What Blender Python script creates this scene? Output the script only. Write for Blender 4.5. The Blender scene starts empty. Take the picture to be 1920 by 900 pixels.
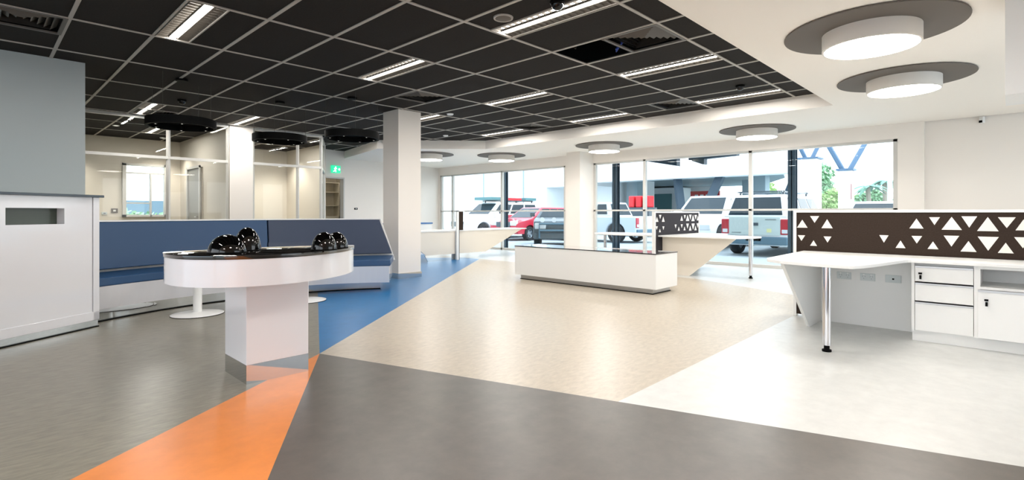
import bpy, bmesh, math, random
from mathutils import Matrix, Vector
random.seed(7)
S = bpy.context.scene
COL = S.collection
PI = math.pi

# ------------------------------------------------------------------ camera
EYE = 1.08
ANG = math.radians(45.96)
FPX = 972.0
cd = bpy.data.cameras.new('camera')
cam = bpy.data.objects.new('camera', cd)
COL.objects.link(cam)
cam.location = (0, 0, EYE)
cam.rotation_euler = (PI/2, 0, -ANG)
cd.sensor_width = 36.0
cd.lens = FPX/1920*36.0
cd.shift_y = -50.0/1920
cd.clip_start = 0.05
cd.clip_end = 400
S.camera = cam

# ------------------------------------------------------------------ world, sun, exposure
S.view_settings.view_transform = 'Standard'
S.view_settings.look = 'None'
S.view_settings.gamma = 1
S.view_settings.use_curve_mapping = False
S.view_settings.exposure = 0.30
SKY = 3.1
LAMP = 21.0          # ceiling drum diffusers
TUBE = 7.0
TUBE_W = 21.0  # watts sent down by each troffer tube
        # troffer tubes
w = bpy.data.worlds.new('sky')
S.world = w
w.use_nodes = True
nt = w.node_tree
bg = nt.nodes['Background']
tc = nt.nodes.new('ShaderNodeTexCoord')
sx = nt.nodes.new('ShaderNodeSeparateXYZ')
rp = nt.nodes.new('ShaderNodeValToRGB')
nt.links.new(tc.outputs['Generated'], sx.inputs[0])
nt.links.new(sx.outputs['Z'], rp.inputs[0])
rp.color_ramp.elements[0].position = 0.0
rp.color_ramp.elements[0].color = (0.93, 0.97, 1.0, 1)
rp.color_ramp.elements[1].position = 0.6
rp.color_ramp.elements[1].color = (0.74, 0.86, 1.0, 1)
nt.links.new(rp.outputs[0], bg.inputs[0])
bg.inputs[1].default_value = SKY
sd = bpy.data.lights.new('sun', 'SUN')
sd.energy = 2.2
sd.angle = math.radians(14)
sd.color = (1, 0.97, 0.92)
sun = bpy.data.objects.new('sun', sd)
COL.objects.link(sun)
sun.location = (20, -10, 30)
sun.rotation_euler = (math.radians(38), 0, math.radians(20))

# ------------------------------------------------------------------ materials
def lin(v):
    v /= 255.0
    return v/12.92 if v <= 0.04045 else ((v+0.055)/1.055)**2.4
def rgb(r, g, b): return (lin(r), lin(g), lin(b), 1)

def mat(name, col, rough=0.5, metal=0.0, spec=0.5, coat=0.0, noise=None, bump=None, emit=None, coatr=0.05):
    m = bpy.data.materials.new(name)
    m.use_nodes = True
    t = m.node_tree
    p = t.nodes['Principled BSDF']
    p.inputs['Base Color'].default_value = col
    p.inputs['Roughness'].default_value = rough
    p.inputs['Metallic'].default_value = metal
    p.inputs['Specular IOR Level'].default_value = spec
    p.inputs['Coat Weight'].default_value = coat
    p.inputs['Coat Roughness'].default_value = coatr
    if noise:
        # (scale, amount, (sx,sy,sz))
        sc_, am, st = noise
        tcn = t.nodes.new('ShaderNodeTexCoord')
        mp = t.nodes.new('ShaderNodeMapping')
        mp.inputs['Scale'].default_value = st
        nz = t.nodes.new('ShaderNodeTexNoise')
        nz.inputs['Scale'].default_value = sc_
        nz.inputs['Detail'].default_value = 6
        nz.inputs['Roughness'].default_value = 0.65
        cr = t.nodes.new('ShaderNodeValToRGB')
        cr.color_ramp.elements[0].position = 0.3
        cr.color_ramp.elements[1].position = 0.7
        cr.color_ramp.elements[0].color = tuple(c*(1-am) for c in col[:3])+(1,)
        cr.color_ramp.elements[1].color = tuple(min(1, c*(1+am)) for c in col[:3])+(1,)
        t.links.new(tcn.outputs['Object'], mp.inputs[0])
        t.links.new(mp.outputs[0], nz.inputs['Vector'])
        t.links.new(nz.outputs[0], cr.inputs[0])
        t.links.new(cr.outputs[0], p.inputs['Base Color'])
    if bump:
        nb = t.nodes.new('ShaderNodeTexNoise')
        nb.inputs['Scale'].default_value = bump[0]
        bp = t.nodes.new('ShaderNodeBump')
        bp.inputs['Strength'].default_value = bump[1]
        bp.inputs['Distance'].default_value = 0.01
        tcb = t.nodes.new('ShaderNodeTexCoord')
        t.links.new(tcb.outputs['Object'], nb.inputs['Vector'])
        t.links.new(nb.outputs[0], bp.inputs['Height'])
        t.links.new(bp.outputs[0], p.inputs['Normal'])
    if emit:
        p.inputs['Emission Color'].default_value = emit[0]
        p.inputs['Emission Strength'].default_value = emit[1]
    return m

def glass_mat(name, tint=(0.96, 0.985, 0.98, 1), refl=0.08):
    m = bpy.data.materials.new(name)
    m.use_nodes = True
    t = m.node_tree
    t.nodes.remove(t.nodes['Principled BSDF'])
    out = t.nodes['Material Output']
    tr = t.nodes.new('ShaderNodeBsdfTransparent')
    tr.inputs[0].default_value = tint
    gl = t.nodes.new('ShaderNodeBsdfGlossy')
    gl.inputs['Roughness'].default_value = 0.01
    lw = t.nodes.new('ShaderNodeFresnel')
    lw.inputs[0].default_value = 1.45
    mx = t.nodes.new('ShaderNodeMixShader')
    ge = t.nodes.new('ShaderNodeNewGeometry')
    iv = t.nodes.new('ShaderNodeMath'); iv.operation = 'SUBTRACT'; iv.inputs[0].default_value = 1.0
    ml = t.nodes.new('ShaderNodeMath'); ml.operation = 'MULTIPLY'
    t.links.new(ge.outputs['Backfacing'], iv.inputs[1])
    t.links.new(lw.outputs[0], ml.inputs[0]); t.links.new(iv.outputs[0], ml.inputs[1])
    t.links.new(ml.outputs[0], mx.inputs[0])
    t.links.new(tr.outputs[0], mx.inputs[1])
    t.links.new(gl.outputs[0], mx.inputs[2])
    t.links.new(mx.outputs[0], out.inputs[0])
    return m

M = {}
FN = (9, 0.10, (1, 1, 1))
M['f_grey'] = mat('floor_grey', rgb(130, 125, 111), 0.33, noise=(10, 0.24, (1, 3.5, 1)), spec=0.5)
M['f_dark'] = mat('floor_dark', rgb(86, 79, 72), 0.36, noise=(8, 0.2, (1, 1, 1)), spec=0.8)
M['f_beige'] = mat('floor_beige', rgb(188, 177, 160), 0.30, noise=(10, 0.14, (1.4, 3.0, 1)))
M['f_white'] = mat('floor_white', rgb(206, 207, 204), 0.32, noise=(9, 0.07, (1, 1, 1)))
M['f_orange'] = mat('floor_orange', rgb(228, 136, 58), 0.33, noise=(8, 0.07, (1, 1, 1)))
M['f_blue'] = mat('floor_blue', rgb(8, 108, 166), 0.30, noise=(8, 0.08, (1, 1, 1)))
M['white_wall'] = mat('white_paint', rgb(238, 231, 223), 0.6)
M['grey_wall'] = mat('grey_paint', rgb(176, 184, 184), 0.55)
M['beige_wall'] = mat('beige_paint', rgb(224, 216, 204), 0.6)
M['soffit'] = mat('soffit_paint', rgb(247, 240, 231), 0.65)
M['tile'] = mat('black_tile', rgb(36, 32, 29), 0.85, spec=0.2, noise=(60, 0.3, (1, 1, 1)))
M['tbar'] = mat('ceiling_bar', rgb(178, 172, 164), 0.5)
M['void'] = mat('void_black', rgb(8, 8, 8), 0.9)
M['gloss_white'] = mat('gloss_white', rgb(222, 222, 226), 0.10, coat=0.4, spec=0.5)
M['white'] = mat('satin_white', rgb(236, 236, 234), 0.35)
M['cream'] = mat('cream_laminate', rgb(228, 219, 205), 0.35)
M['alu'] = mat('painted_aluminium', rgb(205, 203, 198), 0.35, metal=0.0)
M['alu_dark'] = mat('grey_aluminium', rgb(128, 134, 140), 0.35, metal=0.3)
M['mirror'] = mat('polished_steel', rgb(205, 208, 210), 0.05, metal=1.0)
M['steel'] = mat('brushed_steel', rgb(178, 178, 178), 0.28, metal=1.0)
M['chrome'] = mat('chrome', rgb(215, 215, 218), 0.08, metal=1.0)
M['black_glass'] = mat('black_glass', rgb(16, 14, 14), 0.04, spec=0.8, coat=1.0)
M['dark_top'] = mat('dark_top', rgb(42, 52, 62), 0.2)
M['blue_vinyl'] = mat('blue_vinyl', rgb(26, 68, 108), 0.42, bump=(18, 0.05))
M['navy_vinyl'] = mat('navy_vinyl', rgb(46, 60, 84), 0.45, bump=(18, 0.05))
M['blue_edge'] = mat('blue_laminate', rgb(60, 105, 160), 0.4)
M['fabric'] = mat('dark_brown_felt', rgb(56, 46, 40), 0.9, noise=(90, 0.2, (1, 1, 1)), spec=0.15)
M['fabric2'] = mat('charcoal_felt', rgb(58, 56, 60), 0.9, noise=(90, 0.2, (1, 1, 1)), spec=0.15)
M['tri'] = mat('white_inlay', rgb(238, 232, 224), 0.5)
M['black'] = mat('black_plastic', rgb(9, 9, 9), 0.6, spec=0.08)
M['black_gloss'] = mat('black_gloss', rgb(4, 4, 4), 0.05, spec=0.45)
M['taupe'] = mat('taupe_disc', rgb(104, 97, 90), 0.7)
M['drum'] = mat('white_drum', rgb(236, 230, 222), 0.5)
M['lamp'] = mat('lamp_face', rgb(255, 250, 240), 0.5, emit=((1, 0.94, 0.875, 1), LAMP))
M['tube'] = mat('tube_face', rgb(255, 255, 250), 0.5, emit=((1, 0.96, 0.90, 1), TUBE))
M['dot'] = mat('spot_face', rgb(255, 255, 250), 0.5, emit=((1, 0.95, 0.85, 1), 1.5))
M['reflector'] = mat('reflector_metal', rgb(120, 115, 108), 0.35, metal=0.6)
M['blade'] = mat('vent_blade', rgb(98, 93, 87), 0.5)
M['glass'] = glass_mat('window_glass')
M['glass2'] = glass_mat('partition_glass', (0.97, 0.985, 0.975, 1))
M['socket'] = mat('socket_white', rgb(205, 212, 212), 0.3)
M['grey_door'] = mat('grey_door', rgb(150, 148, 142), 0.45)
M['tan'] = mat('tan_laminate', rgb(206, 198, 178), 0.5)
M['slot'] = mat('slot_interior', rgb(66, 74, 66), 0.3)
M['exit_green'] = mat('exit_green', rgb(20, 160, 110), 0.4, emit=((0.02, 0.55, 0.28, 1), 1.2))
M['exit_white'] = mat('exit_white', rgb(240, 255, 248), 0.4, emit=((0.85, 1, 0.92, 1), 1.2))
M['cable'] = mat('cable_grey', rgb(60, 58, 54), 0.5)
M['blue_cable'] = mat('cable_blue', rgb(60, 90, 190), 0.4)
# outside
M['asphalt'] = mat('asphalt', rgb(158, 168, 172), 0.8, noise=(3, 0.1, (1, 1, 1)))
M['concrete'] = mat('white_concrete', rgb(238, 242, 244), 0.8)
M['concrete_grey'] = mat('grey_concrete', rgb(150, 168, 176), 0.8)
M['steel_blue'] = mat('bluegrey_steel', rgb(52, 72, 88), 0.5)
M['strut'] = mat('strut_blue', rgb(84, 112, 140), 0.5)
M['leaf'] = mat('tree_leaf', rgb(136, 178, 138), 0.6, noise=(0.7, 0.35, (1, 1, 1)))
M['leaf2'] = mat('tree_leaf_light', rgb(176, 206, 140), 0.6, noise=(0.7, 0.3, (1, 1, 1)))
M['palm'] = mat('palm_leaf', rgb(96, 144, 124), 0.6)
M['bark'] = mat('bark', rgb(150, 142, 128), 0.9)
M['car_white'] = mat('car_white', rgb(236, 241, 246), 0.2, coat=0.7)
M['car_silver'] = mat('car_silver', rgb(196, 208, 218), 0.25, coat=0.6)
M['car_red'] = mat('car_red', rgb(190, 40, 62), 0.22, coat=0.8)
M['car_dark'] = mat('car_dark', rgb(70, 82, 90), 0.35, coat=0.3)
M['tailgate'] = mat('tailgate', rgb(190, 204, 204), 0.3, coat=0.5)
M['car_glass'] = mat('car_glass', rgb(36, 50, 58), 0.05, spec=0.3)
M['tyre'] = mat('tyre', rgb(34, 38, 42), 0.8)
M['rim'] = mat('rim', rgb(176, 186, 194), 0.3, metal=0.6)
M['lamp_red'] = mat('lamp_red', rgb(176, 26, 48), 0.2, coat=0.6)
M['lamp_clear'] = mat('lamp_clear', rgb(214, 220, 226), 0.1, coat=0.8)
M['bumper'] = mat('bumper_grey', rgb(86, 116, 134), 0.5)
M['red'] = mat('red_paint', rgb(206, 38, 48), 0.4)
M['rust'] = mat('rust_strip', rgb(170, 132, 128), 0.6)
M['teal'] = mat('teal_panel', rgb(80, 126, 132), 0.5)
M['yellow'] = mat('yellow_sticker', rgb(214, 216, 160), 0.5)

# ------------------------------------------------------------------ mesh helpers
class MB:
    def __init__(s): s.v = []; s.f = []; s.mi = []; s.cur = 0
    def add(s, vs, fs, mx=None):
        n = len(s.v)
        for p in vs:
            p = Vector(p)
            s.v.append(tuple(mx @ p) if mx else tuple(p))
        for f in fs:
            s.f.append([i+n for i in f]); s.mi.append(s.cur)
        return s
    def box(s, x0, x1, y0, y1, z0, z1, mx=None):
        if x0 > x1: x0, x1 = x1, x0
        if y0 > y1: y0, y1 = y1, y0
        if z0 > z1: z0, z1 = z1, z0
        return s.add([(x0,y0,z0),(x1,y0,z0),(x1,y1,z0),(x0,y1,z0),(x0,y0,z1),(x1,y0,z1),(x1,y1,z1),(x0,y1,z1)],
              [(0,3,2,1),(4,5,6,7),(0,1,5,4),(1,2,6,5),(2,3,7,6),(3,0,4,7)], mx)
    def prism(s, poly, z0, z1, mx=None):
        a = sum(poly[i][0]*poly[(i+1) % len(poly)][1]-poly[(i+1) % len(poly)][0]*poly[i][1] for i in range(len(poly)))
        if a < 0: poly = poly[::-1]
        n = len(poly)
        vs = [(x, y, z0) for x, y in poly]+[(x, y, z1) for x, y in poly]
        fs = [tuple(range(n-1, -1, -1)), tuple(range(n, 2*n))]+[(i, (i+1) % n, n+(i+1) % n, n+i) for i in range(n)]
        return s.add(vs, fs, mx)
    def prism_y(s, poly, y0, y1, mx=None):      # poly in (x,z), extruded along y
        R = Matrix(((1,0,0,0),(0,0,1,0),(0,1,0,0),(0,0,0,1)))
        return s.prism(poly, y0, y1, (mx @ R) if mx else R)
    def prism_x(s, poly, x0, x1, mx=None):      # poly in (y,z), extruded along x
        R = Matrix(((0,0,1,0),(1,0,0,0),(0,1,0,0),(0,0,0,1)))
        return s.prism(poly, x0, x1, (mx @ R) if mx else R)
    def quad(s, a, b, c, d): return s.add([a, b, c, d], [(0,1,2,3)])
    def lathe(s, prof, n=32, c=(0,0), mx=None, a0=0, a1=2*PI):
        full = abs(a1-a0-2*PI) < 1e-6
        m = n if full else n+1
        vs = [(c[0]+r*math.cos(a0+(a1-a0)*i/n), c[1]+r*math.sin(a0+(a1-a0)*i/n), z) for r, z in prof for i in range(m)]
        fs = []
        for k in range(len(prof)-1):
            for i in range(n):
                j = (i+1) % m
                fs.append((k*m+i, k*m+j, (k+1)*m+j, (k+1)*m+i))
        return s.add(vs, fs, mx)
    def cyl(s, cx, cy, r, z0, z1, n=24, mx=None):
        return s.prism([(cx+r*math.cos(2*PI*i/n), cy+r*math.sin(2*PI*i/n)) for i in range(n)], z0, z1, mx)
    def tube(s, pts, r, n=8):
        pts = [Vector(p) for p in pts]
        rings = []
        for i, p in enumerate(pts):
            d = (pts[min(i+1, len(pts)-1)]-pts[max(i-1, 0)]).normalized()
            u = d.orthogonal().normalized() if abs(d.z) < 0.95 else Vector((1,0,0))
            u = (u-d*u.dot(d)).normalized()
            w_ = d.cross(u)
            rings.append([p+r*(math.cos(2*PI*k/n)*u+math.sin(2*PI*k/n)*w_) for k in range(n)])
        vs = [q for rg in rings for q in rg]
        fs = []
        for i in range(len(pts)-1):
            for k in range(n):
                fs.append((i*n+k, i*n+(k+1) % n, (i+1)*n+(k+1) % n, (i+1)*n+k))
        fs.append(tuple(range(n-1, -1, -1)))
        fs.append(tuple((len(pts)-1)*n+k for k in range(n)))
        return s.add(vs, fs)
    def build(s, name, m, parent=None, bevel=0, smooth=False, local=True, solid=0):
        me = bpy.data.meshes.new(name)
        vs = s.v
        if parent is not None and not local:
            inv = (Matrix.Translation(parent.location) @ parent.rotation_euler.to_matrix().to_4x4()).inverted()
            vs = [tuple(inv @ Vector(p)) for p in vs]
        me.from_pydata(vs, [], s.f)
        ms = m if isinstance(m, (list, tuple)) else [m]
        for q in ms: me.materials.append(q)
        if len(ms) > 1:
            for p, i in zip(me.polygons, s.mi): p.material_index = i
        bm = bmesh.new(); bm.from_mesh(me)
        bmesh.ops.recalc_face_normals(bm, faces=bm.faces)
        bm.to_mesh(me); bm.free()
        if smooth:
            for p in me.polygons: p.use_smooth = True
            if smooth != 'all':
                me.set_sharp_from_angle(angle=math.radians(35))
        o = bpy.data.objects.new(name, me)
        COL.objects.link(o)
        if parent is not None: o.parent = parent
        if bevel:
            b = o.modifiers.new('bevel', 'BEVEL'); b.width = bevel; b.segments = 2; b.limit_method = 'ANGLE'
        return o

def thing(name, label, cat, loc=(0,0,0), rz=0, group=None):
    o = bpy.data.objects.new(name, None)
    o.empty_display_size = 0.1
    COL.objects.link(o)
    o.location = loc; o.rotation_euler = (0, 0, rz)
    o['label'] = label; o['category'] = cat
    if group: o['group'] = group
    return o
def tag(o, label, cat, group=None, kind=None):
    o['label'] = label; o['category'] = cat
    if group: o['group'] = group
    if kind: o['kind'] = kind
    return o
def struct(o, label=None, cat=None):
    o['kind'] = 'structure'
    if label: o['label'] = label
    if cat: o['category'] = cat
    return o
def dup(root, loc, rz, label, group=None):
    r = root.copy(); COL.objects.link(r); r.location = loc; r.rotation_euler = (0, 0, rz)
    r['label'] = label
    if group: r['group'] = group
    for ch in list(root.children):
        c = ch.copy(); COL.objects.link(c); c.parent = r
        for g in list(ch.children):
            d = g.copy(); COL.objects.link(d); d.parent = c
    return r

# ------------------------------------------------------------------ floor
ZC, ZS = 2.80, 2.60        # black tiled ceiling, white lowered ceiling
P = (1.84, 3.84); Q = (2.56, 1.63)
zones = [
 ('f_orange', [P, (-4, -0.21), (-4, -4), (-2.95, -4)], 'orange vinyl floor wedge running to the lower left', ),
 ('f_dark', [P, (-2.95, -4), (4.4, -4), Q], 'dark brown-grey vinyl floor in the foreground'),
 ('f_white', [Q, (4.4, -4), (11.2, -4), (11.2, 15.4), (8.35, 15.4), (8.3, 9.1), (8.27, 3.8), (7.35, 1.68)], 'off-white vinyl floor under the desks and along the windows'),
 ('f_beige', [P, Q, (7.35, 1.68), (8.27, 3.8), (8.3, 9.1)], 'beige vinyl floor in the middle of the room'),
 ('f_blue', [P, (8.3, 9.1), (8.35, 15.4), (7.28, 15.4)], 'blue vinyl floor wedge beside the bench end'),
 ('f_grey', [P, (7.28, 15.4), (-4, 15.4), (-4, -0.21)], 'warm grey vinyl floor on the left'),
]
for k, poly, lab in zones:
    struct(MB().prism(poly, -0.1, 0.0).build('floor', M[k]), lab, 'floor')

# ------------------------------------------------------------------ ceiling (black tiles)
X0, DX = 0.575, 0.615
Y0, DY = 2.31, 1.22
TROFF = [  # x0, x1, y index start (in DY), full cell long
 (1.19, 1.50, 2), (3.35, 3.65, 2), (3.35, 3.65, 0), (5.495, 5.80, 0), (5.495, 5.80, 2),
 (7.65, 7.955, 0), (7.65, 7.955, 2), (7.65, 7.955, 4), (5.495, 5.80, 4), (3.35, 3.65, 6),
 (1.805, 2.11, 6), (5.495, 5.80, 6), (-0.96, -0.655, 4), (-0.96, -0.655, 0), (2.42, 2.725, 8), (4.88, 5.185, 8)]
VENT = [(6, 0, 0), (11, 1, 0), (6, 3, 0), (11, 3, 1), (-1, 3, 0), (2, 6, 1)]     # ix, iy, half
HOLE = [(6, 0, 1)]
rects = []
for a_, b_, j in TROFF: rects.append((a_, b_, Y0+DY*j, Y0+DY*(j+1)))
for i, j, h in VENT+HOLE: rects.append((X0+DX*i, X0+DX*(i+1), Y0+DY*(j+h*0.5), Y0+DY*(j+h*0.5+0.5)))
tiles = MB()
for i in range(-8, 13):
    for j in range(-1, 11):
        for q in range(4):
            xa = X0+DX*(i+0.5*(q % 2)); ya = Y0+DY*(j+0.5*(q//2))
            cx, cy = xa+DX/4, ya+DY/4
            if any(r[0] < cx < r[1] and r[2] < cy < r[3] for r in rects): continue
            tiles.box(xa, xa+DX/2, ya, ya+DY/2, ZC, ZC+0.015)
ce = struct(tiles.build('ceiling', M['tile']), 'black acoustic tiles of the raised ceiling', 'ceiling')
bars = MB()
for i in range(-8, 14):
    x = X0+DX*i
    bars.box(x-0.015, x+0.015, Y0-DY, 15.3, ZC-0.008, ZC+0.0)
for j in range(-1, 12):
    y = Y0+DY*j
    bars.box(-4.3, 8.57, y-0.015, y+0.015, ZC-0.009, ZC-0.001)
for i, j, h in VENT+HOLE:
    y = Y0+DY*(j+0.5)
    bars.box(X0+DX*i, X0+DX*(i+1), y-0.011, y+0.011, ZC-0.007, ZC-0.001)
struct(bars.build('trim_1', M['tbar']), 'pale metal grid bars between the black ceiling tiles', 'ceiling grid')
# roof void and roof above
v = MB(); v.box(-4.3, 11.3, -4.3, 15.5, 3.3, 3.5)
struct(v.build('ceiling', M['void']), 'black underside of the roof above the tiles', 'roof')
struct(MB().box(-4.3, 12.3, -4.5, 16, 3.5, 3.6).build('ceiling', M['concrete']), 'roof deck over the room', 'roof')

# lowered white ceiling
sf = MB()
YE = 1.82; XE = 8.38
sf.prism([(-4, -4), (10.95, -4), (10.95, YE), (XE, YE), (-4, YE)], ZS, ZC+0.05)
sf.prism([(XE, YE), (10.95, YE), (10.95, 14.2), (7.1, 13.34), (6.55, 10.75), (XE, 8.98)], ZS, ZC+0.05)
struct(sf.build('ceiling', M['soffit']), 'lowered white plasterboard ceiling around the black tiles', 'ceiling')

# ------------------------------------------------------------------ walls
XW = 10.85
WT = 2.345       # window head
def wall(name, m, poly_boxes, label):
    b = MB()
    for q in poly_boxes: b.box(*q)
    return struct(b.build(name, M[m]), label, 'wall')
# right (window) wall
wall('wall_right', 'white_wall', [
    (XW, XW+0.15, 13.86, 15.4, 0, ZC), (XW, XW+0.15, 7.64, 8.53, 0, ZC), (XW, XW+0.15, 1.054, 1.409, 0, ZC),
    (XW, XW+0.15, 8.53, 13.86, WT, ZC), (XW, XW+0.15, 1.409, 7.64, WT, ZC)], 'white wall around the street windows')
wall('wall_right', 'white_wall', [(XW+0.12, XW+0.3, -4, 1.054, 0, ZC)], 'blank white wall right of the street windows')
wall('wall_pillar', 'white_wall', [(10.3, XW, 7.64, 8.05, 0, ZS)], 'square white pillar between the two street windows')
# back wall (slightly slanted) with door opening
B0 = Vector((6.05, 13.15)); B1 = Vector((10.85, 13.95)); bd = (B1-B0).normalized()
brz = math.atan2(bd.y, bd.x)
wb = thing('wall_back', 'white wall at the far end of the room beside the exit door', 'wall', (B0.x, B0.y, 0), brz)
wb['kind'] = 'structure'
L = (B1-B0).length
d0, d1 = 0.10, 1.06
m_ = MB(); m_.box(0, d0, 0, 0.12, 0, ZC).box(d1, L, 0, 0.12, 0, ZC).box(d0, d1, 0, 0.12, 2.06, ZC)
m_.build('wall_face', M['white_wall'], wb)
m_ = MB(); m_.box(d0, d0+0.04, -0.015, 0.13, 0, 2.06).box(d1-0.04, d1, -0.015, 0.13, 0, 2.06).box(d0, d1, -0.015, 0.13, 2.03, 2.07)
m_.build('door_frame', M['alu'], wb)
# store room behind the door
wall('wall_back', 'tan', [(6.0, 6.1, 14.62, 15.34, 0, ZC), (6.12, 6.14, 13.35, 15.3, 0, ZC), (7.9, 8.0, 13.75, 15.4, 0, ZC), (6.0, 7.9, 15.35, 15.44, 0, ZC)], 'cream walls of the small store room behind the open door')
# left foreground full-height wall
wall('wall_left', 'grey_wall', [(-4.2, 0.87, 7.64, 7.78, 0, ZC)], 'pale grey full-height wall behind the glossy counter')
wall('wall_left', 'white_wall', [(-4.2, -4.0, 6.5, 15.4, 0, ZC+0.3), (-4.2, -4.0, -4, 6.5, 2.5, ZC+0.3), (-4.2, -4.0, -4, -3.6, 0, 2.5), (-4.2, -4.0, 1.2, 1.5, 0, 2.5)], 'white wall with tall window openings on the far left')
# meeting rooms
wall('wall_back', 'beige_wall', [(-4, 2.34, 14.5, 14.6, 0, ZC), (3.16, 6.1, 14.5, 14.6, 0, ZC), (2.34, 3.16, 14.5, 14.6, 2.19, ZC), (2.34, 3.16, 14.5, 14.6, 0, 1.04)], 'cream back wall of the glazed meeting rooms')
wall('wall_back', 'white_wall', [(-4, 11, 15.45, 15.6, ZC-0.2, 3.5), (8.0, 11, 15.4, 15.6, 0, 3.5), (-4, 2.2, 15.4, 15.6, 0, 3.5), (3.4, 8.0, 15.45, 15.6, 0, 3.5)], 'outer back wall of the building')
wall('wall_right', 'beige_wall', [(3.44, 3.54, 11.1, 12.75, 0, ZC), (3.44, 3.54, 13.65, 14.5, 0, ZC), (3.44, 3.54, 12.75, 13.65, 2.1, ZC)], 'cream wall between the two glazed rooms')
wall('wall_right', 'beige_wall', [(6.0, 6.1, 12.4, 14.5, 0, ZC)], 'cream side wall of the second glazed room')
wall('wall_pillar', 'white_wall', [(3.43, 3.86, 10.95, 11.2, 0, ZC)], 'white pillar between the two glazed rooms')
# free-standing square column
cb = MB().box(4.83, 5.28, 7.27, 7.73, 0.0, ZC)
pc = struct(cb.build('wall_pillar', M['white_wall'], bevel=0.004), 'free-standing square white column beside the blue bench', 'column')
sk = MB(); sk.box(4.82, 5.29, 7.26, 7.74, 0, 0.09)
struct(sk.build('baseboard_pillar', M['mirror']), 'polished skirting around the square column', 'skirting')
# wall behind the camera, glazed
wall('wall_front', 'white_wall', [(-4, 3.2, -4.15, -4, 0, ZC), (10.6, 11.2, -4.15, -4, 0, ZC), (-4, 11.2, -4.15, -4, 2.5, ZC+0.5), (3.2, 3.5, -4.15, -4, 0, 2.5), (7.0, 7.2, -4.15, -4, 0, 2.5)], 'wall behind the viewpoint with wide windows')
# skirting along the end wall
# ------------------------------------------------------------------ windows
def glazed(name, label, y0, y1, mulls, ztr=1.15):
    fr = MB()
    x0, x1 = XW+0.02, XW+0.10
    fr.box(x0, x1, y0, y1, WT-0.045, WT).box(x0, x1, y0, y1, 0.0, 0.06)
    fr.box(x0, x1, y0, y1, ztr-0.02, ztr+0.02)
    for y in [y0+0.03, y1-0.03]+mulls: fr.box(x0, x1, y-0.035, y+0.035, 0, WT)
    o = struct(fr.build(name, M['alu'], bevel=0.003), label, 'window')
    MB().box(XW+0.057, XW+0.063, y0+0.02, y1-0.02, 0.03, WT-0.03).build('pane', M['glass'], o)
    return o
glazed('window_1', 'left street window in pale aluminium frame with two mullions', 8.53, 13.86, [10.95, 13.25])
glazed('window_2', 'right street window in pale aluminium frame with two mullions', 1.409, 7.64, [6.21, 3.82])
def partition(name, label, pts, mulls, x_end=None):
    fr = MB()
    for (xa, ya), (xb, yb) in zip(pts[:-1], pts[1:]):
        d = Vector((xb-xa, yb-ya)); Ln = d.length
        mx = Matrix.Translation((xa, ya, 0)) @ Matrix.Rotation(math.atan2(d.y, d.x), 4, 'Z')
        fr.box(0, Ln, -0.03, 0.03, ZC-0.05, ZC, mx).box(0, Ln, -0.03, 0.03, 2.06, 2.11, mx).box(0, Ln, -0.03, 0.03, 0, 0.1, mx)
    for (x, y) in list(pts)+mulls: fr.cyl(x, y, 0.035, 0, ZC, 4)
    o = struct(fr.build(name, M['alu']), label, 'window')
    for (xa, ya), (xb, yb) in zip(pts[:-1], pts[1:]):
        d = Vector((xb-xa, yb-ya)); Ln = d.length
        mx = Matrix.Translation((xa, ya, 0)) @ Matrix.Rotation(math.atan2(d.y, d.x), 4, 'Z')
        MB().box(0.03, Ln-0.03, -0.005, 0.005, 0.08, ZC-0.03, mx).build('pane', M['glass2'], o)
    return o
partition('window_3', 'glass front of the left meeting room with pale frame', [(-0.2, 11.0), (3.41, 11.0)], [(2.42, 11.0)])
partition('window_4', 'glass front of the right meeting room with cut-off corner', [(3.87, 11.0), (5.3, 11.0), (6.0, 12.3)], [(4.78, 11.0)])
# interior window in the back wall of room 1
fr = MB()
for q in [(2.30, 2.37, 1.0, 2.22), (3.10, 3.17, 1.0, 2.22), (2.82, 2.85, 1.0, 2.0)]: fr.box(q[0], q[1], 14.44, 14.56, q[2], q[3])
fr.box(2.30, 3.17, 14.44, 14.56, 2.17, 2.22).box(2.30, 3.17, 14.44, 14.56, 1.0, 1.05).box(2.35, 2.83, 14.46, 14.54, 1.30, 1.33).box(2.35, 3.12, 14.46, 14.54, 1.99, 2.02)
o = struct(fr.build('window_5', M['alu']), 'small window in the back wall of the left meeting room', 'window')
MB().box(2.36, 3.11, 14.495, 14.505, 1.04, 2.18).build('pane', M['glass2'], o)
# door in wall between rooms (ajar, grey)
dr = MB(); dr.box(3.40, 3.43, 12.75, 13.65, 0.01, 2.08)
o = struct(dr.build('door_1', M['grey_door']), 'grey door in the cream wall of the left meeting room', 'door')
MB().box(3.37, 3.40, 12.70, 12.75, 0, 2.12).box(3.37, 3.40, 13.65, 13.70, 0, 2.12).box(3.37, 3.40, 12.70, 13.70, 2.08, 2.13).build('door_frame', M['alu'], o)
MB().tube([(3.40, 12.85, 1.0), (3.35, 12.85, 1.0), (3.35, 12.97, 1.0)], 0.01).build('door_handle', M['steel'], o)

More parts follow.
